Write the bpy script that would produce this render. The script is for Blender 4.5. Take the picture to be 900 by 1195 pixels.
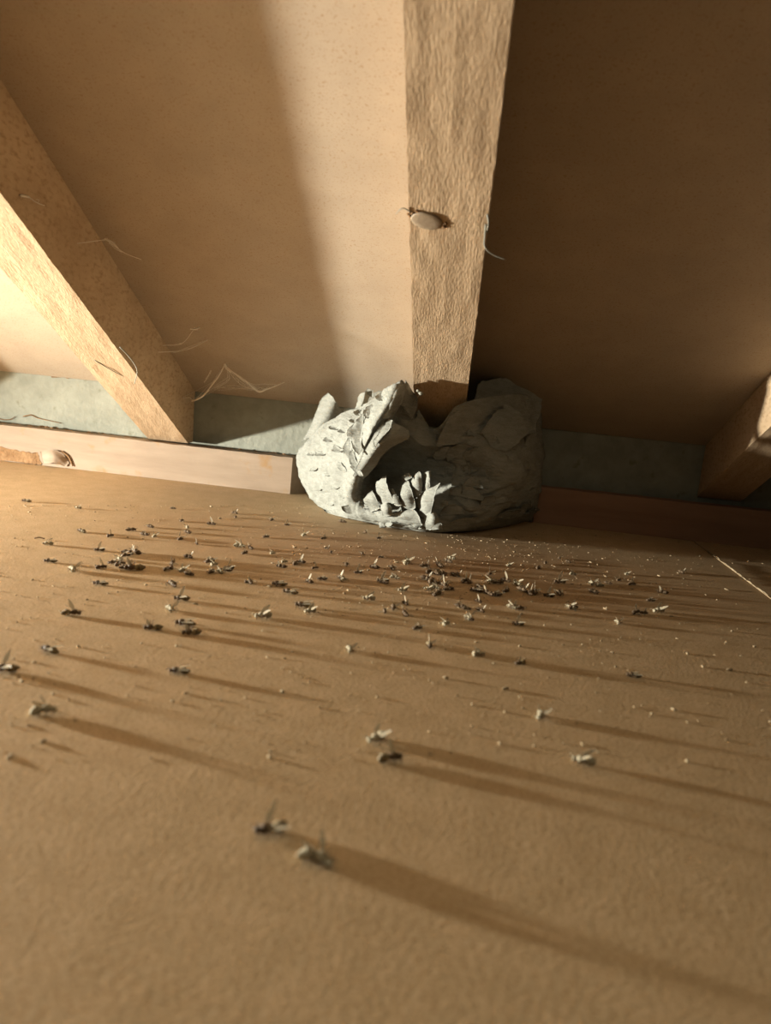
import bpy, bmesh, math, random
from mathutils import Vector, Matrix, noise
for o in list(bpy.data.objects): bpy.data.objects.remove(o, do_unlink=True)
S = bpy.context.scene
C = S.collection
random.seed(7)

# ------------------------------------------------------------------ camera
H = 0.155                                   # lens height above the floor (m)
F = 900.0                                   # focal length in pixels of the 900x1195 frame
# rows: world X, Y, Z axes written in (right, down, forward) of the camera
AX = [(0.98949653, 0.11583666, -0.08647821), (0.10609075, -0.17556844, 0.97873412), (0.09819045, -0.97762855, -0.18601356)]
cam_d = bpy.data.cameras.new('camera'); cam = bpy.data.objects.new('camera', cam_d); C.objects.link(cam)
cam_d.sensor_fit = 'VERTICAL'; cam_d.sensor_height = 36; cam_d.lens = 36 * F / 1195
cam_d.clip_start = 0.005; cam_d.clip_end = 50
R = Matrix([(AX[i][0], -AX[i][1], -AX[i][2]) for i in range(3)])
cam.matrix_world = Matrix.Translation((0, 0, H)) @ R.to_4x4()
S.camera = cam
cam_d.dof.use_dof = True; cam_d.dof.focus_distance = 0.72; cam_d.dof.aperture_fstop = 9.0

# ------------------------------------------------------------------ light
w = bpy.data.worlds.new('world'); S.world = w; w.use_nodes = True
bg = w.node_tree.nodes['Background']; bg.inputs[0].default_value = (1.0, 0.80, 0.62, 1); bg.inputs[1].default_value = 0.016
LP = Vector((-0.92, 0.46, 0.046))
ld = bpy.data.lights.new('torch', 'SPOT'); lo = bpy.data.objects.new('torch', ld); C.objects.link(lo)
ld.energy = 122; ld.color = (1.0, 0.95, 0.82); ld.shadow_soft_size = 0.015; ld.spot_size = math.radians(150); ld.spot_blend = 1.0
lo.location = LP; lo.rotation_euler = (Vector((0.05, 0.30, -0.33)) - LP).to_track_quat('-Z', 'Y').to_euler()
rd = bpy.data.lights.new('fill_spot', 'SPOT'); ro = bpy.data.objects.new('fill_spot', rd); C.objects.link(ro)   # added fill above the viewer, brightens the near floor
rd.shadow_soft_size = 0.08; rd.spot_size = math.radians(112); rd.spot_blend = 0.8; rd.energy = 2.1; rd.color = (1.0, 0.90, 0.64); ro.location = (0.0, -0.02, 0.50)
ro.rotation_euler = (Vector((-0.02, 0.20, 0)) - ro.location).to_track_quat('-Z', 'Y').to_euler()
S.view_settings.view_transform = 'Standard'; S.view_settings.look = 'None'
S.view_settings.gamma = 1; S.view_settings.use_curve_mapping = False
S.view_settings.exposure = 0.0

# ------------------------------------------------------------------ helpers
def ray(px, py):
    v = Vector((px - 450, py - 597.5, F)).normalized()
    return Vector([Vector(a).dot(v) for a in AX])
def on_floor(px, py, z=0.0):
    d = ray(px, py); t = (z - H) / d.z
    return Vector((0, 0, H)) + d * t
def at(px, py, Y):
    d = ray(px, py)
    return Vector((0, 0, H)) + d * (Y / d.y)
def tag(o, label=None, cat=None, group=None, kind=None):
    if label: o['label'] = label
    if cat: o['category'] = cat
    if group: o['group'] = group
    if kind: o['kind'] = kind
    return o
def obj(name, verts, faces, mat, parent=None, smooth=True, base=None, mats=None, fmat=None):
    me = bpy.data.meshes.new(name)
    b = Vector(base) if base is not None else (Vector(parent.location) if parent is not None else Vector())
    me.from_pydata([tuple(Vector(v) - b) for v in verts], [], faces)
    me.materials.append(mat)
    for m in (mats or []): me.materials.append(m)
    me.validate(); me.update()
    for i, p in enumerate(me.polygons):
        p.use_smooth = smooth
        if fmat: p.material_index = fmat[i]
    o = bpy.data.objects.new(name, me); C.objects.link(o)
    if parent is not None: o.parent = parent
    elif base is not None: o.location = b
    return o
def empty(name, loc, rz=0):
    o = bpy.data.objects.new(name, None); C.objects.link(o); o.location = loc; o.rotation_euler = (0, 0, rz)
    o.empty_display_size = 0.005
    return o
def n3(p, s, seed=0.0): return noise.noise(Vector(p) * s + Vector((seed, seed * 1.7, -seed)))
def catmull(pts, n):
    """pts: list of Vectors; n samples per span"""
    P = [pts[0] * 2 - pts[1]] + list(pts) + [pts[-1] * 2 - pts[-2]]
    out = []
    for i in range(1, len(P) - 2):
        for k in range(n):
            t = k / n; a, b, c, d = P[i - 1], P[i], P[i + 1], P[i + 2]
            out.append(0.5 * ((2 * b) + (c - a) * t + (2 * a - 5 * b + 4 * c - d) * t * t + (3 * b - a - 3 * c + d) * t ** 3))
    out.append(pts[-1].copy()); return out
def lin(pts, n):
    out = []
    for i in range(len(pts) - 1):
        for k in range(n): out.append(pts[i].lerp(pts[i + 1], k / n))
    out.append(pts[-1].copy()); return out
def grid_faces(nr, nc, off=0):
    return [(off + r * nc + c, off + r * nc + c + 1, off + (r + 1) * nc + c + 1, off + (r + 1) * nc + c) for r in range(nr - 1) for c in range(nc - 1)]
class MB:
    def __init__(s): s.v = []; s.f = []
    def add(s, v, f):
        n = len(s.v); s.v += [Vector(x) for x in v]; s.f += [tuple(i + n for i in q) for q in f]
    def tube(s, pts, r0, r1=None, n=5):
        r1 = r0 if r1 is None else r1; vs = []; m = len(pts)
        for i, p in enumerate(pts):
            t = (pts[min(i + 1, m - 1)] - pts[max(i - 1, 0)]).normalized()
            a = t.cross(Vector((0, 0, 1)))
            if a.length < 1e-4: a = Vector((1, 0, 0))
            a.normalize(); b = t.cross(a); r = r0 + (r1 - r0) * i / (m - 1)
            for k in range(n):
                q = 2 * math.pi * k / n; vs.append(p + (a * math.cos(q) + b * math.sin(q)) * r)
        fs = [(i * n + k, i * n + (k + 1) % n, (i + 1) * n + (k + 1) % n, (i + 1) * n + k) for i in range(m - 1) for k in range(n)]
        fs += [tuple(range(n))[::-1], tuple(range((m - 1) * n, m * n))]
        s.add(vs, fs)
    def blob(s, c, rad, rot=None, nu=10, nv=7, jit=0.0, seed=0, taper=0.0):
        vs = []; fs = []; c = Vector(c)
        for j in range(nv + 1):
            th = math.pi * j / nv
            for i in range(nu):
                ph = 2 * math.pi * i / nu
                d = Vector((math.cos(th), math.sin(th) * math.cos(ph), math.sin(th) * math.sin(ph)))
                k = 1 + jit * n3(d, 1.9, seed)
                tp = 1 - taper * (d.x * 0.5 + 0.5)
                p = Vector((d.x * rad[0] * k, d.y * rad[1] * k * tp, d.z * rad[2] * k * tp))
                if rot: p = rot @ p
                vs.append(c + p)
        for j in range(nv):
            for i in range(nu): fs.append((j * nu + i, j * nu + (i + 1) % nu, (j + 1) * nu + (i + 1) % nu, (j + 1) * nu + i))
        s.add(vs, fs)
    def build(s, name, mat, parent=None, smooth=True, base=None): return obj(name, s.v, s.f, mat, parent, smooth, base)
def box_grid(x0, x1, fn, ny, nw, nd):
    """closed box with nw x nd cross-section cells swept over ny stations; fn(u,v,t)->Vector, u,v in 0..1"""
    ring = [(i / nw, 0) for i in range(nw)] + [(1, i / nd) for i in range(nd)] + [(1 - i / nw, 1) for i in range(nw)] + [(0, 1 - i / nd) for i in range(nd)]
    n = len(ring); vs = []; fs = []
    for k in range(ny + 1):
        for (u, v) in ring: vs.append(fn(u, v, k / ny))
    for k in range(ny):
        for i in range(n): fs.append((k * n + i, k * n + (i + 1) % n, (k + 1) * n + (i + 1) % n, (k + 1) * n + i))
    fs.append(tuple(range(n))[::-1]); fs.append(tuple(range(ny * n, (ny + 1) * n)))
    return vs, fs

# ------------------------------------------------------------------ materials
def mat(name, c1, c2=None, scale=30, stretch=(1, 1, 1), rough=0.8, bump=0.2, bscale=None, bdist=0.001, grain=None, extra=None, spots=None, detail=6, spec=0.25, rot=(0, 0, 0)):
    m = bpy.data.materials.new(name); m.use_nodes = True; nt = m.node_tree; N = nt.nodes; L = nt.links
    b = N['Principled BSDF']; b.inputs['Roughness'].default_value = rough; b.inputs['Specular IOR Level'].default_value = spec
    tc = N.new('ShaderNodeTexCoord'); mp = N.new('ShaderNodeMapping'); mp.inputs['Scale'].default_value = stretch; mp.inputs['Rotation'].default_value = rot
    L.new(tc.outputs['Object'], mp.inputs[0])
    no = N.new('ShaderNodeTexNoise'); no.inputs['Scale'].default_value = scale; no.inputs['Detail'].default_value = detail; no.inputs['Roughness'].default_value = 0.65
    L.new(mp.outputs[0], no.inputs['Vector'])
    cr = N.new('ShaderNodeValToRGB'); cr.color_ramp.elements[0].position = 0.36; cr.color_ramp.elements[1].position = 0.64
    cr.color_ramp.elements[0].color = (*c1, 1); cr.color_ramp.elements[1].color = (*(c2 or c1), 1)
    L.new(no.outputs[0], cr.inputs[0]); col = cr.outputs[0]
    def mixin(fac, c, blend='MIX'):
        nonlocal col
        mx = N.new('ShaderNodeMix'); mx.data_type = 'RGBA'; mx.blend_type = blend
        L.new(fac, mx.inputs[0]); L.new(col, mx.inputs[6]); mx.inputs[7].default_value = (*c, 1); col = mx.outputs[2]
    if grain:                      # fine speckle of the board: (scale, colour, lo, hi)
        g = N.new('ShaderNodeTexNoise'); g.inputs['Scale'].default_value = grain[0]; g.inputs['Detail'].default_value = 3
        L.new(mp.outputs[0], g.inputs['Vector'])
        mr = N.new('ShaderNodeMapRange'); mr.inputs[1].default_value = grain[2]; mr.inputs[2].default_value = grain[3]
        L.new(g.outputs[0], mr.inputs[0]); mixin(mr.outputs[0], grain[1])
    if spots:
        g = N.new('ShaderNodeTexNoise'); g.inputs['Scale'].default_value = spots[0]; g.inputs['Detail'].default_value = 5
        L.new(tc.outputs['Object'], g.inputs['Vector'])
        mr = N.new('ShaderNodeMapRange'); mr.inputs[1].default_value = spots[2]; mr.inputs[2].default_value = spots[3]
        L.new(g.outputs[0], mr.inputs[0]); mixin(mr.outputs[0], spots[1])
    if extra: col = extra(N, L, tc, col)
    L.new(col, b.inputs['Base Color'])
    if bump:
        bn = N.new('ShaderNodeTexNoise'); bn.inputs['Scale'].default_value = bscale or scale * 3; bn.inputs['Detail'].default_value = 5
        L.new(mp.outputs[0], bn.inputs['Vector'])
        bp = N.new('ShaderNodeBump'); bp.inputs['Strength'].default_value = bump; bp.inputs['Distance'].default_value = bdist
        L.new(bn.outputs[0], bp.inputs['Height']); L.new(bp.outputs[0], b.inputs['Normal'])
    return m
def stain(N, L, tc, col, centre, radius, c, sc=25.0, amt=0.7, sq=(1, 1, 1)):
    mp = N.new('ShaderNodeMapping'); mp.inputs['Location'].default_value = [-centre[i] * sq[i] for i in range(3)]; mp.inputs['Scale'].default_value = sq
    L.new(tc.outputs['Object'], mp.inputs[0])
    ln = N.new('ShaderNodeVectorMath'); ln.operation = 'LENGTH'; L.new(mp.outputs[0], ln.inputs[0])
    no = N.new('ShaderNodeTexNoise'); no.inputs['Scale'].default_value = sc; no.inputs['Detail'].default_value = 6; L.new(tc.outputs['Object'], no.inputs['Vector'])
    ad = N.new('ShaderNodeMath'); ad.operation = 'MULTIPLY_ADD'; L.new(no.outputs[0], ad.inputs[0]); ad.inputs[1].default_value = radius * 0.9; L.new(ln.outputs['Value'], ad.inputs[2])
    mr = N.new('ShaderNodeMapRange'); mr.inputs[1].default_value = radius * 1.55; mr.inputs[2].default_value = radius * 0.55; mr.inputs[3].default_value = 0; mr.inputs[4].default_value = amt
    L.new(ad.outputs[0], mr.inputs[0])
    mx = N.new('ShaderNodeMix'); mx.data_type = 'RGBA'; L.new(mr.outputs[0], mx.inputs[0]); L.new(col, mx.inputs[6]); mx.inputs[7].default_value = (*c, 1)
    return mx.outputs[2]
M = {}
M['floor'] = mat('floor_board', (.51, .375, .22), (.59, .44, .27), 60, rough=.75, bump=.25, bscale=420, bdist=.0006, grain=(900, (.33, .21, .10), .50, .72),
                 extra=lambda N, L, tc, col: stain(N, L, tc, col, (-.02, .63, 0), .22, (.40, .24, .13), 14, .7, (.8, 1.5, 1)))
M['ceil'] = mat('ceiling_board', (.42, .345, .262), (.46, .38, .29), 25, rough=.85, bump=.12, bscale=500, bdist=.0004, grain=(700, (.32, .21, .11), .56, .8), spots=(55, (.30, .19, .1), .78, .84))
M['wall'] = mat('grey_render', (.235, .245, .205), (.30, .31, .26), 40, rough=.85, bump=.5, bscale=160, bdist=.002, spots=(70, (.2, .2, .15), .62, .72))
M['rafter'] = mat('rough_sawn_timber', (.44, .315, .195), (.55, .405, .26), 30, stretch=(2.4, .4, .8), rough=.85, bump=.5, bscale=380, bdist=.0010, grain=(420, (.33, .22, .12), .50, .78))
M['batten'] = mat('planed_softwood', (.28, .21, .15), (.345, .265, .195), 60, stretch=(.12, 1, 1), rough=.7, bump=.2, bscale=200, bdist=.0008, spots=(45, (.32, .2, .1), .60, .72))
M['batten_dark'] = mat('shaded_softwood', (.27, .155, .10), (.34, .20, .13), 60, stretch=(.12, 1, 1), rough=.8, bump=.3, bscale=200, bdist=.001)  # softwood of the right batten, its shade put into a darker, redder colour
M['bark'] = mat('torn_wood', (.2, .11, .05), (.3, .18, .09), 90, rough=.9, bump=.8, bscale=260, bdist=.002)
M['paper'] = mat('nest_paper', (.235, .24, .212), (.30, .308, .278), 70, stretch=(1, 1, 3.5), rough=.9, bump=.7, bscale=170, bdist=.0018, grain=(420, (.19, .19, .165), .55, .75), spec=.1)
M['paper2'] = mat('nest_paper_thin', (.28, .28, .235), (.35, .35, .30), 120, stretch=(1, 1, 2), rough=.9, bump=.6, bscale=260, bdist=.001, spec=.1)
M['nail'] = mat('nail_steel', (.29, .22, .15), (.36, .28, .19), 300, rough=.55, bump=.2, spec=.5)
M['web'] = mat('cobweb_silk', (.75, .68, .58), None, 30, rough=.6, bump=0)
M['body'] = mat('insect_body', (.075, .048, .026), (.15, .10, .055), 900, rough=.6, bump=.3, bscale=2500, bdist=.0002)
M['abd'] = mat('insect_abdomen', (.09, .06, .03), (.26, .20, .10), 500, stretch=(1, .15, .15), rough=.55, bump=.2, bscale=2500, bdist=.0002)
M['pale'] = mat('insect_pale', (.28, .24, .16), (.42, .37, .26), 700, rough=.8, bump=.4, bscale=2200, bdist=.0003)
M['leg'] = mat('insect_leg', (.16, .10, .05), None, 300, rough=.6, bump=0)
M['wing'] = mat('insect_wing', (.42, .36, .25), (.50, .44, .32), 300, rough=.45, bump=0)
M['crumb'] = mat('crumb', (.30, .22, .13), (.42, .34, .22), 400, rough=.9, bump=0)

M['wing'].node_tree.nodes['Principled BSDF'].inputs['Alpha'].default_value = 0.5

# ------------------------------------------------------------------ the setting
TH = math.radians(28); TT = math.tan(TH)
YG = 0.8853; ZC = 0.1026                       # foot of the sloping boards
def zc(y): return ZC + (YG - y) * TT            # underside of the sloping boards
def prism(name, x0, x1, prof, m, **k):
    n = len(prof); vs = [(x0, y, z) for y, z in prof] + [(x1, y, z) for y, z in prof]
    fs = [tuple(range(n))[::-1], tuple(range(n, 2 * n))] + [(i, (i + 1) % n, n + (i + 1) % n, n + i) for i in range(n)]
    return obj(name, vs, fs, m, smooth=False, **k)
XS = 0.2635
tag(prism('floor', -1.7, XS - .0006, [(-.8, -.02), (.884, -.02), (.884, 0), (-.8, 0)], M['floor']), kind='structure')
tag(prism('floor', XS + .0006, 1.5, [(-.8, -.02), (.884, -.02), (.884, .0004), (-.8, .0004)], M['floor']), kind='structure')
yt = -.8
tag(prism('ceiling', -1.7, 1.5, [(YG - .001, zc(YG - .001)), (yt, zc(yt)), (yt, zc(yt) + .012), (YG - .001, zc(YG - .001) + .012)], M['ceil']), kind='structure')
tag(prism('wall_back', -1.7, 1.5, [(YG + .001, -.02), (YG + .02, -.02), (YG + .02, .13), (YG + .001, .13)], M['wall']), kind='structure')

# rafters
RD = 0.060
def rafter(xl, xr, label, y0=-.75, seed=0, RD=.060, zf=.0437):
    yf = .8835
    def fn(u, v, t):
        y = y0 + (yf - y0) * t
        off = RD * v
        # cross-section is square to the slope
        p = Vector((xl + (xr - xl) * u, y - off * math.sin(TH) * 0, zc(y) - off / math.cos(TH) - .0002))
        e = n3((u * 3, y * 90, v * 2), 1.0, seed) * .0007 + n3((u, y * 9, v), 1.0, seed + 3) * .0006
        if v > .01: p.x += e if u in (0, 1) else 0
        if v == 1: p.z += n3((u * 5, y * 40, 1), 1.0, seed + 5) * .0006
        p.z = max(p.z, zf)
        return p
    base = Vector(((xl + xr) / 2, yf, zf))
    r = empty('rafter', base); tag(r, label, 'rafter')
    vs, fs = box_grid(0, 1, fn, 520, 8, 6)
    o = obj('beam', vs, fs, M['rafter'], r, smooth=False)
    return r
r_left = rafter(-.3625, -.3145, 'rough-sawn wooden rafter crossing the upper left, cobwebs on its shaded side', seed=1)
r_mid = rafter(-.0470, .0005, 'rough-sawn wooden rafter with a nail head, ending at the paper nest', seed=2, zf=.100)
r_right = rafter(.268, .3155, 'wooden rafter at the right edge, mostly in shadow with a lit patch', seed=3, RD=.051)
r_far = rafter(-.677, -.630, 'wooden rafter beyond the left edge whose shadow falls on the pale boards', seed=4)

def under(px, py, off=RD):
    """point on the undersides' plane (off below the boards)"""
    d = ray(px, py); n = Vector((0, math.sin(TH), math.cos(TH))); p0 = Vector((0, YG, ZC)) - n * off
    o = Vector((0, 0, H)); return o + d * (n.dot(p0 - o) / n.dot(d))
SL = Vector((0, math.cos(TH), -math.sin(TH))); NN = Vector((0, math.sin(TH), math.cos(TH)))
def disc(c, ax, ay, an, rx, ry, h, n=28, dome=.15):
    vs = []; fs = []
    for j, (k, hh) in enumerate([(1, 0), (1, h * .7), (.9, h), (.5, h * (1 + dome)), (.02, h * (1 + dome * 1.3))]):
        for i in range(n):
            q = 2 * math.pi * i / n; vs.append(c + ax * (math.cos(q) * rx * k) + ay * (math.sin(q) * ry * k) + an * hh)
    for j in range(4):
        for i in range(n): fs.append((j * n + i, j * n + (i + 1) % n, (j + 1) * n + (i + 1) % n, (j + 1) * n + i))
    return vs, fs
# nail head and splinters of the middle rafter
c = under(498, 257, RD + .0002)
ax = (Vector((1, 0, 0)) + SL * .35).normalized(); ay = NN.cross(ax)
vs, fs = disc(c, ax, ay, -NN, .0098, .0072, .0012); o = obj('nail_head', vs, fs, M['nail'], r_mid); o['label'] = 'dull grey nail head'
mb = MB()
for k in range(12):
    q = random.uniform(-.5, .5) if k % 3 == 0 else random.uniform(3.0, 3.9)
    rr = random.uniform(.0090, .0115); p = c + ax * (math.cos(q) * rr * 1.15) + ay * (math.sin(q) * rr * .85)
    mb.blob(p - NN * .0001, (random.uniform(.0006, .002), random.uniform(.0005, .0012), .0009), Matrix.Rotation(random.uniform(0, 3), 3, 'Z'), 6, 4, .5, k)
mb.build('torn_fibres', M['bark'], r_mid)
mb = MB()
mb.tube(catmull([under(567, 262, RD), under(566, 275, RD + .004), under(566, 288, RD + .006), under(575, 297, RD + .007), under(590, 303, RD + .008)], 6), .0007, .0003)
mb.tube(catmull([under(569, 250, RD), under(570, 262, RD + .003), under(566, 276, RD + .001)], 5), .0006, .0003)
mb.build('splinter', M['paper2'], r_mid)
mb = MB()
mb.tube(catmull([under(481, 248, RD), under(470, 243, RD + .001), under(462, 250, RD + .001)], 5), .0005, .0002)
mb.build('splinter', M['paper2'], r_mid)
# peeled sliver on the left rafter
mb = MB()
mb.tube(catmull([under(140, 405, RD), under(152, 418, RD + .003), under(160, 432, RD + .005), under(157, 448, RD + .006)], 6), .0006, .0003)
mb.tube(catmull([under(110, 420, RD), under(130, 432, RD + .001), under(146, 440, RD)], 6), .0005, .0002)
mb.build('splinter', M['paper2'], r_left)

# battens along the foot of the boards
YB = .8553
def batten(x0, x1, label, m, h0, h1, cut0=0, cut1=0, seed=0, yb=YB, th=.0175):
    def fn(u, v, t):
        yy = yb + th * u
        a = x0 + cut0 * u; b = x1 + cut1 * u
        x = a + (b - a) * t; z = (h0 + (h1 - h0) * t) * v
        if v == 1: z += n3((x * 60, u * 3, 0), 1, seed) * .0006
        if u == 0: yy += n3((x * 30, v * 3, 2), 1, seed) * .0005
        return Vector((x, yy, z + .0002))
    base = Vector(((x0 + x1) / 2, yb + th / 2, 0)); r = empty('timber_batten', base); tag(r, label, 'batten')
    vs, fs = box_grid(0, 1, fn, 220, 4, 4)
    obj('board', vs, fs, m, r, smooth=False)
    return r
xe = at(340, 556, YB).x; xe2 = at(357, 560, YB + .0175).x
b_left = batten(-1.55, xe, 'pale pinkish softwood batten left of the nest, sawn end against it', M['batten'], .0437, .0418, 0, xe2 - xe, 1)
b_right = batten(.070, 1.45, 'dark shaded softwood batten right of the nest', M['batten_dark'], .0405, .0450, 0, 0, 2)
# torn patch at its far left
def sheet(name, rows, m, parent=None, nu=5, nv=5, th=.0006, jag=.0, rough=.0008, seed=0, base=None, edge=(1, 1, 1, 1)):
    """a curved sheet through rows of points, with ragged rim and real thickness"""
    g = [catmull([Vector(p) for p in r], nu) for r in rows]
    cols = list(zip(*g)); cols = [catmull(list(c_), nv) for c_ in cols]
    g = list(zip(*cols)); nr, nc = len(g), len(g[0]); V = []
    for i in range(nr):
        for j in range(nc):
            p = Vector(g[i][j]); V.append(p)
    P = [v.copy() for v in V]; Nn = []
    for i in range(nr):
        for j in range(nc):
            a = P[i * nc + min(j + 1, nc - 1)] - P[i * nc + max(j - 1, 0)]; b = P[min(i + 1, nr - 1) * nc + j] - P[max(i - 1, 0) * nc + j]
            n = a.cross(b); n = n.normalized() if n.length > 1e-9 else Vector((0, -1, 0)); Nn.append(n)
            q = P[i * nc + j] + n * (n3(P[i * nc + j], 55, seed) * rough * 2 + n3(P[i * nc + j], 210, seed + 9) * rough * .6)
            if jag:
                if i == 0 and edge[0]: q += b.normalized() * (jag * (n3(q, 260, seed) + .5))
                if i == nr - 1 and edge[1]: q -= b.normalized() * (jag * (n3(q, 260, seed) + .5))
                if j == 0 and edge[2]: q += a.normalized() * (jag * (n3(q, 260, seed) + .5))
                if j == nc - 1 and edge[3]: q -= a.normalized() * (jag * (n3(q, 260, seed) + .5))
            V[i * nc + j] = q
    n0 = len(V); T = [V[k] + Nn[k] * th for k in range(n0)]
    fs = grid_faces(nr, nc); fs2 = [tuple(x + n0 for x in f[::-1]) for f in fs]
    rim = [i * nc for i in range(nr)][::-1] + list(range(1, nc)) + [i * nc + nc - 1 for i in range(1, nr)] + list(range((nr - 1) * nc + nc - 2, (nr - 1) * nc, -1))
    sd = [(rim[k], rim[(k + 1) % len(rim)], rim[(k + 1) % len(rim)] + n0, rim[k] + n0) for k in range(len(rim))]
    if m is None: return V + T, fs + fs2 + sd
    return obj(name, V + T, fs + fs2 + sd, m, parent, smooth=True, base=base)
def A(*t): return [at(*q) for q in t]
Yp = YB - .0004
o = sheet('bark_patch', [A((-12, 519, Yp), (10, 522, Yp), (30, 526, Yp), (44, 528, Yp)), A((-12, 530, Yp - .001), (12, 533, Yp - .001), (32, 537, Yp - .001), (48, 538, Yp)),
          A((-12, 537, Yp), (12, 539, Yp - .001), (34, 542, Yp - .001), (50, 543, Yp))], M['bark'], b_left, rough=.0008, jag=.002); o['label'] = 'brown torn patch'
o = sheet('wood_curl', [A((46, 526, Yp), (58, 524, Yp - .003), (72, 528, Yp - .003), (82, 541, Yp)), A((48, 533, Yp - .004), (58, 531, Yp - .008), (68, 534, Yp - .007), (78, 544, Yp - .002)),
          A((50, 541, Yp - .002), (60, 541, Yp - .007), (68, 542, Yp - .006), (76, 545, Yp - .001))], M['batten'], b_left, rough=.001, jag=.001); o['label'] = 'pale curl of peeled wood'
mb = MB()
mb.tube(catmull(A((72, 527, Yp - .001), (80, 533, Yp - .001), (85, 544, Yp - .001)), 6), .0014, .0008); mb.build('bark_edge', M['bark'], b_left)
# crumbs of mortar lodged in the gap over the left batten
mb = MB()
for k in range(80):
    px = random.choice([random.uniform(-10, 60), random.uniform(-10, 200), random.uniform(100, 200), random.uniform(240, 345)]); z = .0425
    x = at(px, 500, .878).x
    if -.37 < x < -.31: continue
    s = random.uniform(.0006, .0020)
    mb.blob((x, random.uniform(.874, .884), z + random.uniform(-.003, .0004)), (s * 2, s, s * .7), Matrix.Rotation(random.uniform(-.4, .4), 3, 'Z'), 6, 4, .6, k)
tag(mb.build('mortar_crumbs', M['bark'], base=(-.45, .88, .043)), 'brown crumbs and mortar bits lodged in the gap above the pale batten', 'debris', kind='stuff')
# crack with a raised lip in the grey strip
mb = MB()
for pts in ([(-5, 488), (5, 490), (12, 489.5), (18, 486)], [(27, 486), (36, 484), (44, 488), (58, 491), (72, 494)], [(60, 440), (75, 440), (80, 442)]):
    P = [at(x, y, YG - .0005) for x, y in pts]; mb.tube(lin(P, 3), .0007, .0003, 4)
o = mb.build('trim_1', M['bark']); tag(o, kind='structure')

# seam splinter at the floor joint
mb = MB(); y = .61
while y < .795:
    l = random.uniform(.006, .016)
    if random.random() < .86:
        x = XS + random.uniform(-.0006, .0006)
        mb.tube([Vector((x, y, .0012)), Vector((x + random.uniform(-.0006, .0006), y + l * .5, .0016)), Vector((x, y + l, .0012))], random.uniform(.0004, .0009), .0004)
    y += l * random.uniform(.8, 1.2)
tag(mb.build('wood_splinter', M['crumb'], base=(XS, .70, 0)), 'thin pale sliver standing along the floor board joint at the right', 'splinter')

# ------------------------------------------------------------------ the nest
def fY(px, py): return on_floor(px, py, .0006).y
G = [
 [(352,522,.852),(368,502,.825),(395,486,.795),(428,472,.745),(462,449,.664),(472,460,.700),(486,484,.722),(505,500,.722),(522,488,.704),(540,470,.694),(575,462,.725),(610,460,.79),(630,472,.852)],
 [(347,530,.848),(366,512,.820),(390,498,.785),(418,486,.735),(453,468,.661),(464,486,.705),(486,505,.718),(508,514,.722),(530,506,.720),(552,496,.716),(585,490,.735),(612,490,.78),(633,505,.852)],
 [(347,540,.843),(364,526,.812),(385,514,.775),(410,504,.728),(441,492,.662),(455,508,.745),(482,522,.735),(510,530,.724),(535,526,.719),(560,520,.719),(590,518,.725),(616,520,.775),(634,530,.852)],
 [(350,552,.834),(365,540,.800),(383,532,.765),(404,526,.728),(429,518,.672),(443,534,.765),(474,546,.760),(508,552,.745),(538,550,.730),(565,548,.733),(594,546,.730),(618,548,.78),(632,552,.852)],
 [(355,566,.822),(368,558,.792),(384,553,.765),(402,549,.735),(420,545,.690),(433,558,.765),(468,568,.758),(506,574,.740),(538,574,.724),(567,572,.728),(596,570,.742),(618,570,.79),(630,572,.848)],
 [(364,581,.812),(375,577,.785),(388,574,.762),(402,572,.742),(411,570,.724),(426,580,.750),(464,588,.735),(502,594,.720),(536,594,.715),(566,593,.728),(594,590,.758),(616,588,.80),(628,588,.845)],
 [(373,592,.800),(384,591,.778),(394,591,.762),(402,592,.750),(408,591,.742),(430,598,.733),(464,606,.722),(500,611,.716),(535,612,.722),(565,610,.745),(592,606,.782),(612,602,.82),(624,600,.850)],
]
last = [(381,598),(390,601),(398,603),(405,605),(411,606),(435,611),(466,617),(500,621),(535,621),(563,619),(588,615),(608,610),(620,606)]
rows = [[at(*q) for q in r] for r in G]; rows.append([on_floor(px, py, .0008) for px, py in last])
NU, NV = 14, 14
g0 = [catmull(r, NU) for r in rows]; cols = [catmull(list(c_), NV) for c_ in zip(*g0)]; g0 = [list(r) for r in zip(*cols)]
nR, nC = len(g0), len(g0[0])
def surf(u, v):      # u column 0..12, v row 0..7
    i = min(max(v * NV, 0), nR - 1.001); j = min(max(u * NU, 0), nC - 1.001)
    i0, j0 = int(i), int(j); a, b = i - i0, j - j0
    p = g0[i0][j0].lerp(g0[i0][j0 + 1], b); q = g0[i0 + 1][j0].lerp(g0[i0 + 1][j0 + 1], b); return p.lerp(q, a)
def sframe(u, v):
    p = surf(u, v); du = surf(u + .15, v) - surf(u - .15, v); dv = surf(u, v + .15) - surf(u, v - .15)
    n = du.cross(dv).normalized()
    if n.y > 0 and abs(n.y) > .2: n = -n
    t = du.normalized(); return p, t, t.cross(n).normalized(), n
base_n = Vector((-.02, .79, 0))
nest = empty('wasp_nest', base_n)
tag(nest, 'torn grey papery wasp nest on the floor against the foot of the middle rafter', 'wasp nest')
V = []
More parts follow.
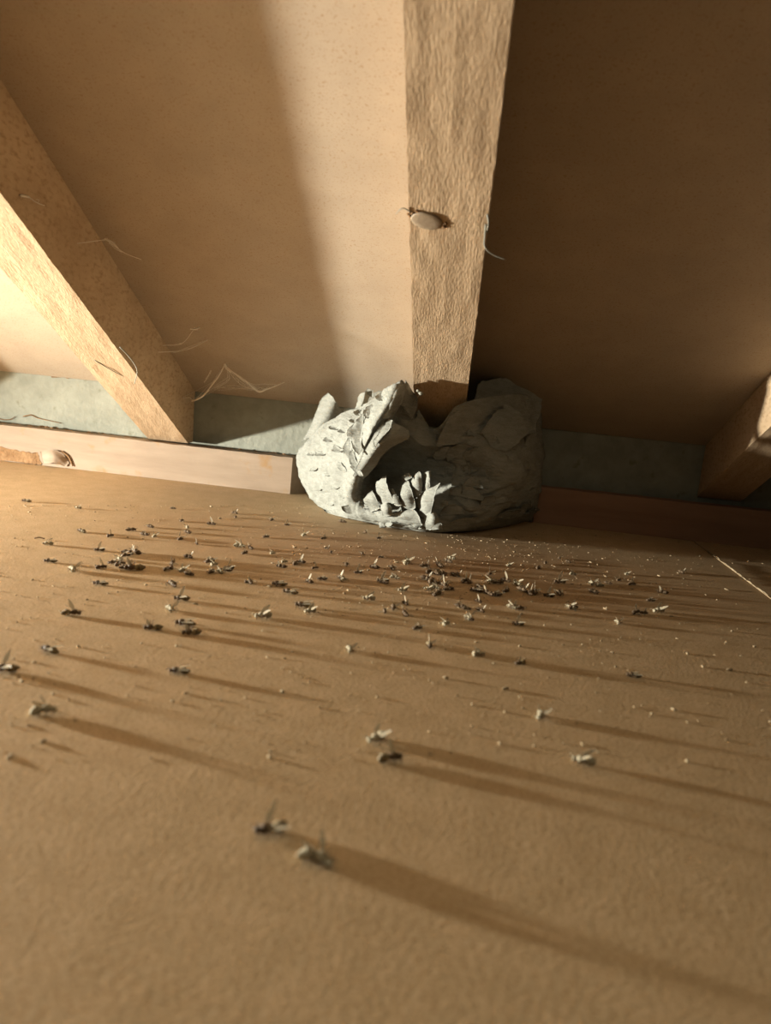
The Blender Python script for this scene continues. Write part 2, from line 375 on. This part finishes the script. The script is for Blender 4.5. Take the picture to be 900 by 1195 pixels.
for i in range(nR):
    for j in range(nC):
        p = g0[i][j].copy(); u = j / NU; v = i / NV
        a = g0[i][min(j + 1, nC - 1)] - g0[i][max(j - 1, 0)]; b = g0[min(i + 1, nR - 1)][j] - g0[max(i - 1, 0)][j]
        n = -(a.cross(b)).normalized() if a.cross(b).length > 1e-9 else Vector((0, -1, 0))
        if n.y > .3: n = -n
        # overlapping scallops of paper: saw-tooth lips
        q = Vector((p.x * 1.0 + .3 * n3(p, 14, 3) * .05, p.y, p.z)); s = (p.z * 75 + p.x * (22 if u < 4 else -9) + 1.6 * n3(p, 30, 5)); fr = s - math.floor(s)
        cell = n3((math.floor(s) * 3.1, p.x * 38, 0), 1, 7)
        amp = .0024 if u > 5 else .0012
        d = amp * (1 - fr) * max(0, .5 + cell) + n3(p, 22, 1) * .006 * (1 if u > 4.5 else .35) + n3(p, 70, 2) * .0022 + n3(p, 190, 4) * .0009
        k = min(1, (nR - 1 - i) / 6)
        p += n * d * k; p.z = max(p.z, .0006); p.y = min(p.y, .8535)
        V.append(p)
FS = grid_faces(nR, nC)
# closing the back: rim row, foot row and the sides meet a rear skin set back toward the wall
def rear(p): return Vector((p.x * .96 - .001, .8535, p.z))
off = len(V)
topb = [Vector((V[j].x, .8535, min(max(V[j].z - .02, .03), .075))) for j in range(nC)]
V += topb; FS += [(off + j, off + j + 1, j + 1, j) for j in range(nC - 1)]
off2 = len(V); botb = [Vector((V[(nR - 1) * nC + j].x, .8545, .0006)) for j in range(nC)]
V += botb; FS += [((nR - 1) * nC + j, (nR - 1) * nC + j + 1, off2 + j + 1, off2 + j) for j in range(nC - 1)]
FS += [(off + j + 1, off + j, off2 + j, off2 + j + 1) for j in range(nC - 1)]
FS.append(tuple([off] + [i * nC for i in range(nR)] + [off2])); FS.append(tuple([off + nC - 1] + [i * nC + nC - 1 for i in range(nR)] + [off2 + nC - 1])[::-1])
env = MB(); env.add(V, FS)
# small lifted scales of torn paper, part of the envelope's surface
def scale(mbx, u, v, wd, ln, ang, lift, curl=.5, seed=0, th=.0005):
    p, t, b, n = sframe(u, v); a = math.radians(ang); ax = t * math.cos(a) + b * math.sin(a); ay = -t * math.sin(a) + b * math.cos(a)
    nu, nv = 9, 6; vs = []
    for i in range(nv):
        s = i / (nv - 1); hw = wd * math.sqrt(max(0, 1 - (s * .96) ** 2.2)) * .5
        for j in range(nu):
            q = j / (nu - 1) * 2 - 1
            h = lift * (s ** 1.4) - curl * lift * q * q * s
            vs.append(p + ax * (q * hw * (1 + .12 * n3((q, s, seed), 3, seed))) - ay * (s * ln) + n * (h + .0004 + n3((q * 2, s * 2, seed), 1.5, seed) * lift * .35))
    n0 = len(vs); vs2 = [x + n * -th for x in vs]; fs = grid_faces(nv, nu)
    rim = [i * nu for i in range(nv)][::-1] + list(range(1, nu)) + [i * nu + nu - 1 for i in range(1, nv)] + list(range((nv - 1) * nu + nu - 2, (nv - 1) * nu, -1))
    allf = fs + [tuple(x + n0 for x in f[::-1]) for f in fs] + [(rim[k], rim[(k + 1) % len(rim)], rim[(k + 1) % len(rim)] + n0, rim[k] + n0) for k in range(len(rim))]
    vv = [Vector((x.x, min(x.y, .8535), max(x.z, .0006))) for x in vs + vs2]
    mbx.add(vv, allf)
rs = random.Random(3)
# left lit flank: lens shaped slits under lifted edges
for (u, v, wd, ln, ang, lf) in [(2.1,1.1,.016,.008,205,.004),(2.0,1.9,.018,.007,200,.004),(2.6,1.7,.013,.006,200,.0035),(3.0,.7,.014,.007,215,.004),(1.6,2.6,.02,.008,195,.004),(2.6,2.7,.016,.008,200,.0045),
        (3.2,2.1,.02,.008,220,.005),(3.5,1.2,.018,.008,225,.004),(3.3,3.0,.022,.009,230,.005),(1.1,3.4,.012,.006,190,.003),(2.0,3.9,.014,.006,190,.003),(2.4,4.7,.012,.005,185,.003),(1.3,4.6,.010,.005,180,.003),(3.7,.5,.013,.008,220,.004),
        (2.9,5.2,.012,.005,190,.003),(1.0,2.2,.012,.006,200,.003),(3.55,2.4,.034,.010,238,.006),(3.75,3.8,.020,.006,240,.004),(2.9,3.7,.014,.006,215,.003),(1.5,5.6,.012,.005,190,.0025),(3.0,1.3,.012,.006,205,.004)]:
    scale(env, u, v, wd * 1.5, ln * .6, ang, lf * 1.35, .15, rs.random() * 50)
# right bulb: low arcs
for k in range(46):
    u = rs.uniform(6.2, 11.6); v = rs.uniform(1.2, 6.4)
    scale(env, u, v, rs.uniform(.018, .036), rs.uniform(.008, .015), rs.uniform(-25, 25), rs.uniform(.0018, .0045), .5, rs.random() * 50)
for k in range(8):
    u = rs.uniform(4.6, 7); v = rs.uniform(4.8, 6.7)
    scale(env, u, v, rs.uniform(.010, .020), rs.uniform(.006, .012), rs.uniform(120, 230), rs.uniform(.003, .007), .5, rs.random() * 50)
env.build('envelope', M['paper'], nest)

fl = dict(m=M['paper2'], parent=nest)
def flap(rows, lab=None, **k):
    o = sheet('torn_flap', rows, k.pop('m', M['paper']), nest, **{**dict(rough=.0008, jag=.0012, nu=6, nv=6, th=.0006), **k})
    if lab: o['label'] = lab
    return o
# pointed leaf at the far left: lit outer face and folded-over inner face
flap([A((352,516,.846),(366,487,.838),(374,466,.832),(383,458,.826)), A((362,512,.836),(376,494,.826),(386,477,.822),(391,466,.820)),
      A((368,519,.842),(384,504,.836),(397,489,.834),(396,475,.830)), A((372,520,.850),(392,505,.848),(404,490,.848),(400,476,.842))], 'pointed pale leaf at the nest\'s left tip')
# small tatters and the dark panel behind
flap([A((411,482,.775),(416,468,.772),(420,458,.770)), A((420,480,.768),(425,466,.765),(427,456,.764)), A((430,476,.772),(432,462,.775),(431,455,.774))], jag=.003)
flap([A((424,460,.770),(428,452,.768)), A((434,464,.768),(438,455,.766))], jag=.002)
flap([A((418,484,.80),(430,462,.80),(442,456,.80)), A((440,480,.80),(448,462,.80),(452,456,.80)), A((462,472,.80),(462,458,.80),(460,455,.80))])
# main ridge: a standing sheet beside the rafter with a plumb front edge
flap([A((440,492,.668),(452,466,.664),(462,446,.665)), A((450,488,.663),(462,464,.660),(470,443,.664)), A((458,488,.672),(470,468,.672),(475,450,.676))], 'tall pale peak leaning on the rafter', jag=.0006)
flap([A((466,470,.675),(471,455,.672),(475,444,.670)), A((472,478,.690),(479,464,.690),(480,452,.692)), A((480,490,.705),(486,476,.705),(487,466,.706))], jag=.0006)
# lip overhanging the cavity
flap([A((450,488,.670),(440,503,.664),(426,524,.670),(411,556,.694)), A((464,494,.664),(455,508,.657),(437,528,.664),(418,556,.696)), A((478,501,.672),(476,512,.668),(454,526,.676),(424,560,.71))], 'ribbed lip over the dark hollow', rough=.0014)
flap([A((453,487,.668),(445,500,.660),(434,516,.660)), A((460,490,.662),(452,505,.653),(438,522,.655))], jag=.002)
# folded shreds at the mouth of the hollow: each is a strip whose right edge curls toward the viewer
pk_ = dict(rough=.0013, jag=.0012, nu=5, nv=6)
flap([A((398,590,.742),(424,588,.734),(450,594,.724),(478,600,.716),(508,606,.708)), A((401,597,.748),(424,600,.735),(450,606,.722),(478,611,.712),(509,614,.704)),
      A((405,604,.756),(425,608,.748),(450,613,.738),(478,618,.730),(510,620,.726))], 'smooth pale lower lip of the mouth', **pk_)
flap([A((441,562,.712),(440,573,.716),(442,588,.722)), A((447,556,.704),(448,570,.703),(450,590,.712)), A((451,553,.703),(455,570,.697),(462,587,.704))], **pk_)
flap([A((452,572,.708),(455,580,.708),(458,592,.712)), A((456,570,.705),(460,580,.700),(466,590,.704)), A((459,571,.706),(464,579,.700),(470,588,.704))], **pk_)
flap([A((424,582,.726),(428,588,.728),(434,597,.732)), A((430,576,.718),(433,584,.716),(440,596,.722)), A((436,571,.714),(440,581,.712),(444,594,.718))], **pk_)
flap([A((445,588,.712),(444,595,.714),(446,604,.722)), A((450,586,.706),(451,594,.702),(454,603,.712)), A((455,588,.706),(458,594,.704),(460,602,.712))], **pk_)
flap([A((466,578,.708),(467,588,.711),(470,600,.718)), A((471,568,.703),(474,578,.698),(479,598,.708)), A((478,560,.700),(482,571,.694),(486,592,.702))], **pk_)
flap([A((479,566,.702),(480,574,.704),(484,584,.708)), A((484,554,.696),(486,562,.692),(489,578,.700)), A((489,549,.696),(493,556,.691),(492,574,.698))], **pk_)
flap([A((493,554,.698),(494,564,.701),(493,574,.704)), A((499,549,.692),(499,560,.690),(498,572,.696)), A((504,550,.692),(503,560,.688),(502,570,.694))], **pk_)
flap([A((487,579,.704),(488,590,.708),(490,604,.714)), A((500,570,.695),(497,584,.694),(498,602,.704)), A((515,562,.690),(508,580,.688),(504,598,.698))], **pk_)
flap([A((456,600,.716),(462,606,.718),(466,612,.724)), A((468,596,.708),(474,603,.706),(480,612,.716)), A((484,594,.702),(490,602,.700),(494,612,.710))], **pk_)
flap([A((496,600,.706),(497,608,.706),(497,618,.716)), A((504,597,.700),(506,606,.696),(508,617,.706)), A((511,600,.700),(514,607,.698),(515,616,.708))], **pk_)
flap([A((503,614,.704),(505,618,.708)), A((509,609,.698),(511,617,.702)), A((516,611,.698),(518,618,.704))], **pk_)
flap([A((515,588,.702),(516,593,.704)), A((519,583,.697),(520,590,.699)), A((523,583,.698),(522,590,.701))], **pk_)
flap([A((526,570,.706),(524,577,.708)), A((530,569,.702),(528,577,.705))], **pk_)
flap([A((470,556,.712),(472,564,.712)), A((474,552,.706),(478,560,.704)), A((480,553,.704),(482,558,.702))], **pk_)
# shaded panels rising on the right
flap([A((544,500,.712),(548,475,.735),(555,452,.76),(560,444,.775)), A((566,512,.720),(572,480,.745),(578,455,.775),(584,440,.785)), A((596,515,.750),(604,482,.775),(606,455,.80),(606,438,.805)), A((618,520,.79),(630,490,.81),(634,462,.825),(630,444,.830))], 'tall dark panel on the nest\'s right side', rough=.002, jag=.003)
flap([A((560,505,.712),(572,486,.720),(590,470,.74)), A((575,525,.712),(592,503,.722),(612,485,.745)), A((592,530,.715),(610,512,.738),(626,500,.77))], rough=.002, jag=.003)
flap([A((476,505,.716),(484,490,.712),(488,476,.712)), A((492,520,.708),(498,506,.712),(499,492,.716)), A((508,522,.712),(509,510,.716),(507,504,.719))], rough=.001)
flap([A((508,522,.708),(514,506,.708),(524,486,.705)), A((524,520,.714),(532,498,.708),(539,474,.700)), A((545,516,.716),(548,495,.712),(552,470,.712))], rough=.0015)
mb = MB(); mb.blob(at(491, 459, .664), (.0022, .0012, .0016), None, 8, 6, .5, 3); mb.blob(at(488, 456, .664), (.0013, .001, .0012), None, 7, 5, .5, 5)
mb.tube(lin([at(491, 460, .664), at(486, 466, .68), at(482, 474, .70)], 3), .0004)
mb.build('paper_shred', M['paper2'], nest)

# ------------------------------------------------------------------ cobwebs
def web(strands, label, group=None, r=.00016, fuzz=0, base=None):
    mb = MB(); rw = random.Random(5)
    for s in strands:
        rr = r
        if isinstance(s[-1], (int, float)): rr = s[-1]; s = s[:-1]
        P = [at(*q) for q in s]; mb.tube(catmull(P, 5), rr * 1.5, rr * 1.3, 4)
        for k in range(fuzz):
            i = rw.randrange(len(P) - 1); a = P[i].lerp(P[i + 1], rw.random()); i2 = rw.randrange(len(P) - 1); b = P[i2].lerp(P[i2 + 1], rw.random())
            j = Vector((rw.uniform(-1, 1), rw.uniform(-1, 1), rw.uniform(-1, 1))) * .002
            mb.tube([a, a.lerp(b, .5) + j, b + j * .7], .0002, .00015, 3)
    c0 = sum(mb.v, Vector()) / len(mb.v)
    return tag(mb.build('cobweb', M['web'], base=c0), label, 'cobweb', group)
web([((262,426,.80),(256,438,.805),(247,450,.81),(237,462,.82),(226,467,.83),(220,464,.84),(200,467,.855),.0005), ((262,426,.80),(274,436,.80),(288,446,.805),(302,456,.82),(318,452,.83),(336,444,.845),.0004),
     ((262,426,.80),(268,440,.81),(262,448,.82),(245,455,.83),(237,462,.835)), ((302,456,.82),(285,452,.83),(268,450,.835),(250,455,.84)), ((237,462,.82),(230,466,.82),(224,468,.83),.0007), ((295,452,.82),(303,457,.82),(312,453,.825),.0009),
     ((262,425,.80),(265,430,.80),(270,434,.80),.0009), ((246,432,.80),(242,440,.81),(238,446,.82)), ((262,427,.80),(280,448,.82),(303,457,.82))], 'whitish cobweb strung in the corner between left rafter and boards', fuzz=9)
web([((185,411,.72),(205,410,.74),(222,407,.75),(240,398,.77),(252,392,.78)), ((190,403,.72),(212,401,.73),(226,385,.735))], 'faint loose cobweb strand across the side of the left rafter', r=.0002, fuzz=3)
web([((222,384,.74),(228,384,.742),(233,382,.744),.0006)], 'tiny white silk tuft above the corner cobweb', fuzz=3)
web([((18,226,.52),(30,228,.53),(42,236,.54),(52,240,.55),.00025), ((24,228,.52),(34,230,.53),.0006)], 'short cobweb thread near the top of the left rafter', fuzz=2)
web([((60,285,.58),(90,284,.60),(124,280,.62),(128,284,.625)), ((124,280,.62),(145,295,.635),(165,303,.65)), ((122,279,.62),(130,282,.625),(138,290,.63),.0005)], 'fine cobweb halfway down the shaded side of the left rafter', r=.0002, fuzz=3)

# ------------------------------------------------------------------ insects
def rotv(ax, deg): return Matrix.Rotation(math.radians(deg), 3, ax)
def wingmesh(root, direc, up, L, Wd, flat=0):
    """root point, direction, width axis"""
    d = Vector(direc).normalized(); u = Vector(up) - d * Vector(up).dot(d); u.normalize(); n = d.cross(u); nl, nw = 9, 5; vs = []
    for i in range(nl):
        s = i / (nl - 1); hw = Wd * (.12 + .88 * math.sin(math.pi * min(1, s ** .8 * .93 + .03))) * .5
        for j in range(nw):
            q = j / (nw - 1) * 2 - 1
            vs.append(Vector(root) + d * (L * s) + u * (q * hw + .12 * Wd * s) + n * (.10 * L * math.sin(s * 2.2) * .3 + .02 * Wd * q * q))
    n0 = len(vs); t = .00006; v2 = [x + n * t for x in vs]; fs = grid_faces(nl, nw)
    rim = [i * nw for i in range(nl)][::-1] + list(range(1, nw)) + [i * nw + nw - 1 for i in range(1, nl)] + list(range((nl - 1) * nw + nw - 2, (nl - 1) * nw, -1))
    return vs + v2, fs + [tuple(x + n0 for x in f[::-1]) for f in fs] + [(rim[k], rim[(k + 1) % len(rim)], rim[(k + 1) % len(rim)] + n0, rim[k] + n0) for k in range(len(rim))]
def insect(kind, full, root_loc=(0, 0, 0)):
    """kinds: 0 curled on its side, wing up; 1 stretched, low; 2 on its back, legs up; 3 pale hunched"""
    r = empty('dead_insect', root_loc)
    bend = (55, 12, 40, 75)[kind]
    head, th_, ab = MB(), MB(), MB()
    hz = .0019
    th_.blob((0, 0, hz + .0003), (.0022, .0019, .0019), None, 12, 8, .12, kind)
    head.blob((-.0029, 0, hz - .0001), (.0011, .0015, .0014), None, 10, 7, .1, kind + 5)
    for s in (-1, 1): head.blob((-.0032, s * .0012, hz + .0001), (.0005, .0005, .0008), None, 6, 5)
    for s in (-1, 1): head.tube([Vector((-.0036, s * .0005, hz + .0006)), Vector((-.0046, s * .0010, hz + .0012)), Vector((-.0056, s * .0018, hz + .0004))], .00013, .00008, 4)
    c = Vector((.0018, 0, hz)); a = 0
    for k in range(5):
        a += math.radians(bend / 5); rad = (.0011, .0019, .0021, .0017, .0010)[k]
        c = c + Vector((math.cos(a), math.sin(a) * .8, 0)) * (.0013 if k else .0006)
        ab.blob((c.x, c.y, max(hz - .0001, rad)), (.0013, rad, rad), rotv('Z', math.degrees(a)), 12, 6, .05, k)
    legs = MB()
    for s in (-1, 1):
        for k, x0 in enumerate((-.0012, .0, .0012)):
            ss = s * (1.0 + .2 * k)
            if kind == 2: P = [Vector((x0, s * .0008, hz + .0014)), Vector((x0 * 1.8, ss * .0016, hz + .0034)), Vector((x0 * 1.3, ss * .0006, hz + .0046))]
            else: P = [Vector((x0, s * .0012, hz - .0008)), Vector((x0 * 2.0, ss * .0030, hz + .0008)), Vector((x0 * 2.4, ss * .0034, .0002))]
            legs.tube(P, .00022, .00012, 4)
    wings = []
    if kind == 0: wings = [((.0002, .0006, hz + .0015), (.35, .15, 1), (1, .2, 0), .0085, .0026), ((.0004, -.0010, hz + .0010), (1, -.5, .25), (0, 1, .2), .008, .0026)]
    if kind == 1: wings = [((.0, .0012, hz + .0008), (1, .45, .10), (0, 1, 0), .0085, .0028), ((.0, -.0012, hz + .0008), (1, -.35, .12), (0, 1, 0), .0085, .0028)]
    if kind == 2: wings = [((.0, .0016, hz - .0008), (.6, 1, -.07), (1, 0, 0), .008, .0027), ((.0, -.0012, hz + .0012), (-.4, -.4, 1), (1, 0, .2), .006, .0022)]
    if kind == 3: wings = [((.0002, .0008, hz + .0015), (.8, .5, .7), (1, .2, 0), .007, .0026), ((.0004, -.0010, hz + .0012), (.6, -.6, .5), (0, 1, .2), .007, .0026)]
    bm_ = M['pale'] if kind == 3 else M['body']; am = M['pale'] if kind == 3 else M['abd']
    if full:
        th_.build('thorax', bm_, r); head.build('head', bm_, r); ab.build('abdomen', am, r); legs.build('legs', M['leg'], r)
    else:
        th_.add(head.v, head.f); th_.add(ab.v, ab.f); th_.add(legs.v, legs.f); th_.build('body', bm_, r)
    for wv in wings:
        v_, f_ = wingmesh(*wv); v_ = [Vector((x.x, x.y, max(x.z, .0002))) for x in v_]
        o = obj('wing', v_, f_, M['wing'], r); o['label'] = 'pale wing'
    return r
protos = {}
def place(px, py, kind, rz, sc, label, group=None, full=False, z=0):
    key = (kind, full); p = on_floor(px, py, .002); loc = (p.x, p.y, z + (.0004 if p.x > XS else 0))
    if key not in protos: r = insect(kind, full); protos[key] = r
    else:
        s = protos[key]; r = s.copy(); C.objects.link(r)
        for ch in s.children:
            c_ = ch.copy(); C.objects.link(c_); c_.parent = r
    r.location = loc; r.rotation_euler = (0, 0, math.radians(rz)); r.scale = (sc, sc, sc)
    for k in ('group',):
        if k in r: del r[k]
    tag(r, label, 'insect', group); return r
T = 'dead insect '
near = [
 (310,967,0,20,1.0,'dark '+T+'with one wing standing upright, nearest but one in the foreground'),
 (375,1001,3,150,1.05,'pale hunched '+T+'nearest of all to the viewer'),
 (459,882,0,200,.95,T+'with a raised white wing, right one of the pair mid floor'),
 (438,861,3,40,.95,'pale brown '+T+'left one of the pair mid floor'),
 (55,827,3,200,.95,'round '+T+'near the left edge casting a long shadow, lowest there'),
 (678,886,3,340,.9,'isolated '+T+'furthest forward on the right half of the floor'),
 (631,834,3,60,.75,'small isolated '+T+'up and left of the foremost one on the right half'),
 (205,781,1,10,.8,'dark flat '+T+'alone between the left edge and the middle'),
 (55,756,1,340,.85,T+'with pale wing alone above the round one near the left edge'),
 (2,779,0,0,.95,T+'with upright wing cut by the left picture edge'),
 (87,714,0,190,.9,'dark '+T+'with a thin wing raised, above the two lone ones at left'),
 (409,757,3,90,.7,'small round '+T+'alone midway between nest and the foreground pair'),
 (502,752,0,90,.7,'small pale '+T+'with upright wing, left of a row of three lone ones'),
 (560,761,3,200,.75,T+'middle of the row of three lone ones before the nest'),
 (606,772,2,30,.7,T+'with a white bit, right end of the row of three lone ones'),
 (737,786,1,0,.7,'faint flat '+T+'alone at right, below the shaded cluster'),
 (305,718,3,20,1.0,'large dark '+T+'isolated left of centre with pale wing edge'),
 (175,731,2,10,.85,T+'lying left of the pair of dark ones at left centre'),
 (212,726,1,0,.95,'dark elongated '+T+'upper one of the pair at left centre'),
 (220,737,2,20,.9,'dark '+T+'lower one of the pair at left centre'),
 (209,697,0,0,.85,'dark '+T+'alone above the pair at left centre'),
 (153,662,2,10,1.15,'bulky dark '+T+'at the lower end of the diagonal row'),
 (351,705,1,5,.95,'dark '+T+'upper left of the two right of the large isolated one'),
 (361,712,3,30,.8,'pale '+T+'lower right of the two right of the large isolated one'),
 (323,680,1,10,.85,'dark flat '+T+'upper of two in the open centre left'),
 (336,689,1,350,.85,T+'lower of two in the open centre left'),
 (429,697,3,0,.8,'pale humped '+T+'alone at the middle of the floor below the nest'),
 (768,712,3,20,.95,'pale humped '+T+'lowest of the shaded group at far right'),
 (722,725,3,80,.6,'small pale '+T+'alone left of the shaded group at far right'),
 (652,678,0,10,.9,'dark '+T+'largest one right of the dense pile'),
 (29,583,1,0,.7,'small dark '+T+'furthest back at the left, near the batten'),
 (90,591,3,0,.55,'tiny pale '+T+'second furthest back at the left'),
 (94,618,1,330,.75,'dark '+T+'left of the trio above the diagonal row'),
 (54,633,3,10,.7,'pale '+T+'near the left edge beside a thin stick'),
 (56,653,1,20,.7,'dark '+T+'just below the pale one near the left edge'),
 (86,664,3,110,.9,'pale '+T+'left of the diagonal row, slightly lower'),
 (114,679,1,10,.75,'flat dark '+T+'just under the left end of the diagonal row'),
 (603,726,0,0,.7,T+'directly below a pale pair, right of centre'),
]
for n_ in near: place(*n_, full=True)
def grp(cl, x0, y0, sc): return [(x0 + x / sc, y0 + y / sc) for x, y in cl]
rg = random.Random(11)
def cluster(pts, label, group, s0=.62, s1=.85):
    for (x, y) in pts:
        place(x, y, rg.choice((0, 1, 1, 2, 3)), rg.uniform(0, 360), rg.uniform(s0, s1), label, group)
cluster(grp([(475,247),(455,252),(437,260),(418,270),(392,285),(360,300),(425,290),(450,300),(343,240)], 0, 560, 3), 'dark dead insect in the short diagonal row left of centre', 'insects in the diagonal row')
cluster(grp([(465,170),(512,187),(540,193),(388,190),(530,160)], 0, 560, 3), 'small dead insect in the loose trio above the diagonal row', 'insects above the diagonal row', .5, .75)
cluster(grp([(637,137),(610,95),(655,160),(660,180),(630,203),(745,150),(825,112),(825,125),(690,218)], 0, 560, 3), 'small pale dead insect in the sparse scatter nearest the pale batten', 'insects near the batten', .45, .7)
cluster(grp([(605,283),(587,305),(600,300),(638,312),(668,325),(665,265),(600,358),(600,450)], 0, 560, 3), 'dead insect in the left one of two clumps left of centre', 'insects in the left clump', .6, .85)
cluster(grp([(730,282),(752,290),(738,318),(775,318),(800,303),(785,310),(845,228),(875,232),(855,252),(875,350)], 0, 560, 3), 'dead insect in the right one of two clumps left of centre', 'insects in the right clump', .6, .85)
cluster(grp([(95,80),(240,75),(318,85),(175,35),(118,18),(390,25),(472,63),(520,85),(125,140),(343,135),(330,122),(460,145),(525,155)], 280, 600, 3.214), 'tiny dead insect scattered close in front of the nest\'s lit side', 'insects close to the lit side', .4, .72)
cluster(grp([(150,190),(170,172),(225,172),(215,178),(285,195),(400,182),(440,213),(500,192),(570,195),(303,237),(255,245),(375,232),(390,240),(35,245)], 280, 600, 3.214), 'small dead insect in the wide scatter a little before the nest', 'insects before the nest', .5, .78)
cluster(grp([(530,245),(545,250),(587,233),(608,280),(625,330),(577,348),(618,365),(545,360),(662,422)], 280, 600, 3.214), 'dead insect in the loose scatter just left below the dense pile', 'insects left of the pile', .55, .82)
cluster(grp([(625,178),(700,190),(710,210),(745,185),(775,170),(790,160),(760,220),(740,212),(800,220),(820,225),(705,238),(720,245),(740,270),(770,265),(790,275),(705,275),(735,297),(750,290),(750,255),(848,245),(880,280),(895,265)], 280, 600, 3.214), 'dead insect heaped in the dense pile in front of the nest', 'insects in the dense pile', .62, .95)
cluster(grp([(20,230),(95,205),(130,235),(100,232),(85,270),(112,278),(150,265),(158,228),(190,240),(215,263),(235,270),(255,272),(297,280),(340,275)], 540, 600, 3), 'dead insect in the row trailing right from the dense pile', 'insects trailing from the pile', .6, .85)
cluster(grp([(60,300),(68,333),(20,325),(30,362),(180,322),(200,325),(375,320),(392,322),(0,318)], 540, 600, 3) + grp([(775,403),(860,385)], 280, 600, 3.214), 'dead insect scattered just below the dense pile and its trail', 'insects below the pile', .5, .8)
cluster(grp([(455,240),(485,245),(515,237),(548,225),(598,240),(575,205),(655,297),(695,268),(770,200),(465,270),(640,340),(610,338)], 540, 600, 3), 'dim dead insect in the shaded scatter at the far right', 'insects in the shade', .5, .8)
cluster(grp([(265,182),(340,150),(373,163),(390,205),(162,175),(290,165)], 540, 600, 3), 'tiny dim dead insect in the shade in front of the nest\'s dark side', 'insects at the dark side', .45, .7)
# loose wood stick and torn wings, paper crumbs
mb = MB(); mb.tube([on_floor(40, 628, .001), on_floor(46, 627, .0014), on_floor(52, 628.5, .001)], .0006, .0004)
tag(mb.build('twig', M['leg'], base=on_floor(46, 628)), 'thin dark stick lying near the left edge above a pale insect', 'stick')
mb = MB(); rc = random.Random(21)
for k in range(2000):
    if k % 2: px, py = rc.gauss(560, 130), 612 + abs(rc.gauss(0, 55))
    else: px, py = rc.uniform(-20, 920), 590 + rc.random() ** 2.4 * 300
    p = on_floor(px, py)
    if p.y > .85 or not -.9 < p.x < .5: continue
    if p.y > .70 and 372 < px < 630 and py < 624: continue
    s = rc.uniform(.0002, .0007) if rc.random() < .92 else rc.uniform(.0007, .0013)
    mb.blob((p.x, p.y, s * .5 + (.0004 if p.x > XS else 0)), (s * rc.uniform(.8, 2), s, s * .6), rotv('Z', rc.uniform(0, 180)), 5, 3, .4, k * .37)
tag(mb.build('paper_crumbs', M['crumb'], base=(0, .6, 0)), 'tiny pale crumbs and fibres strewn over the brown floor board', 'crumbs', kind='stuff')
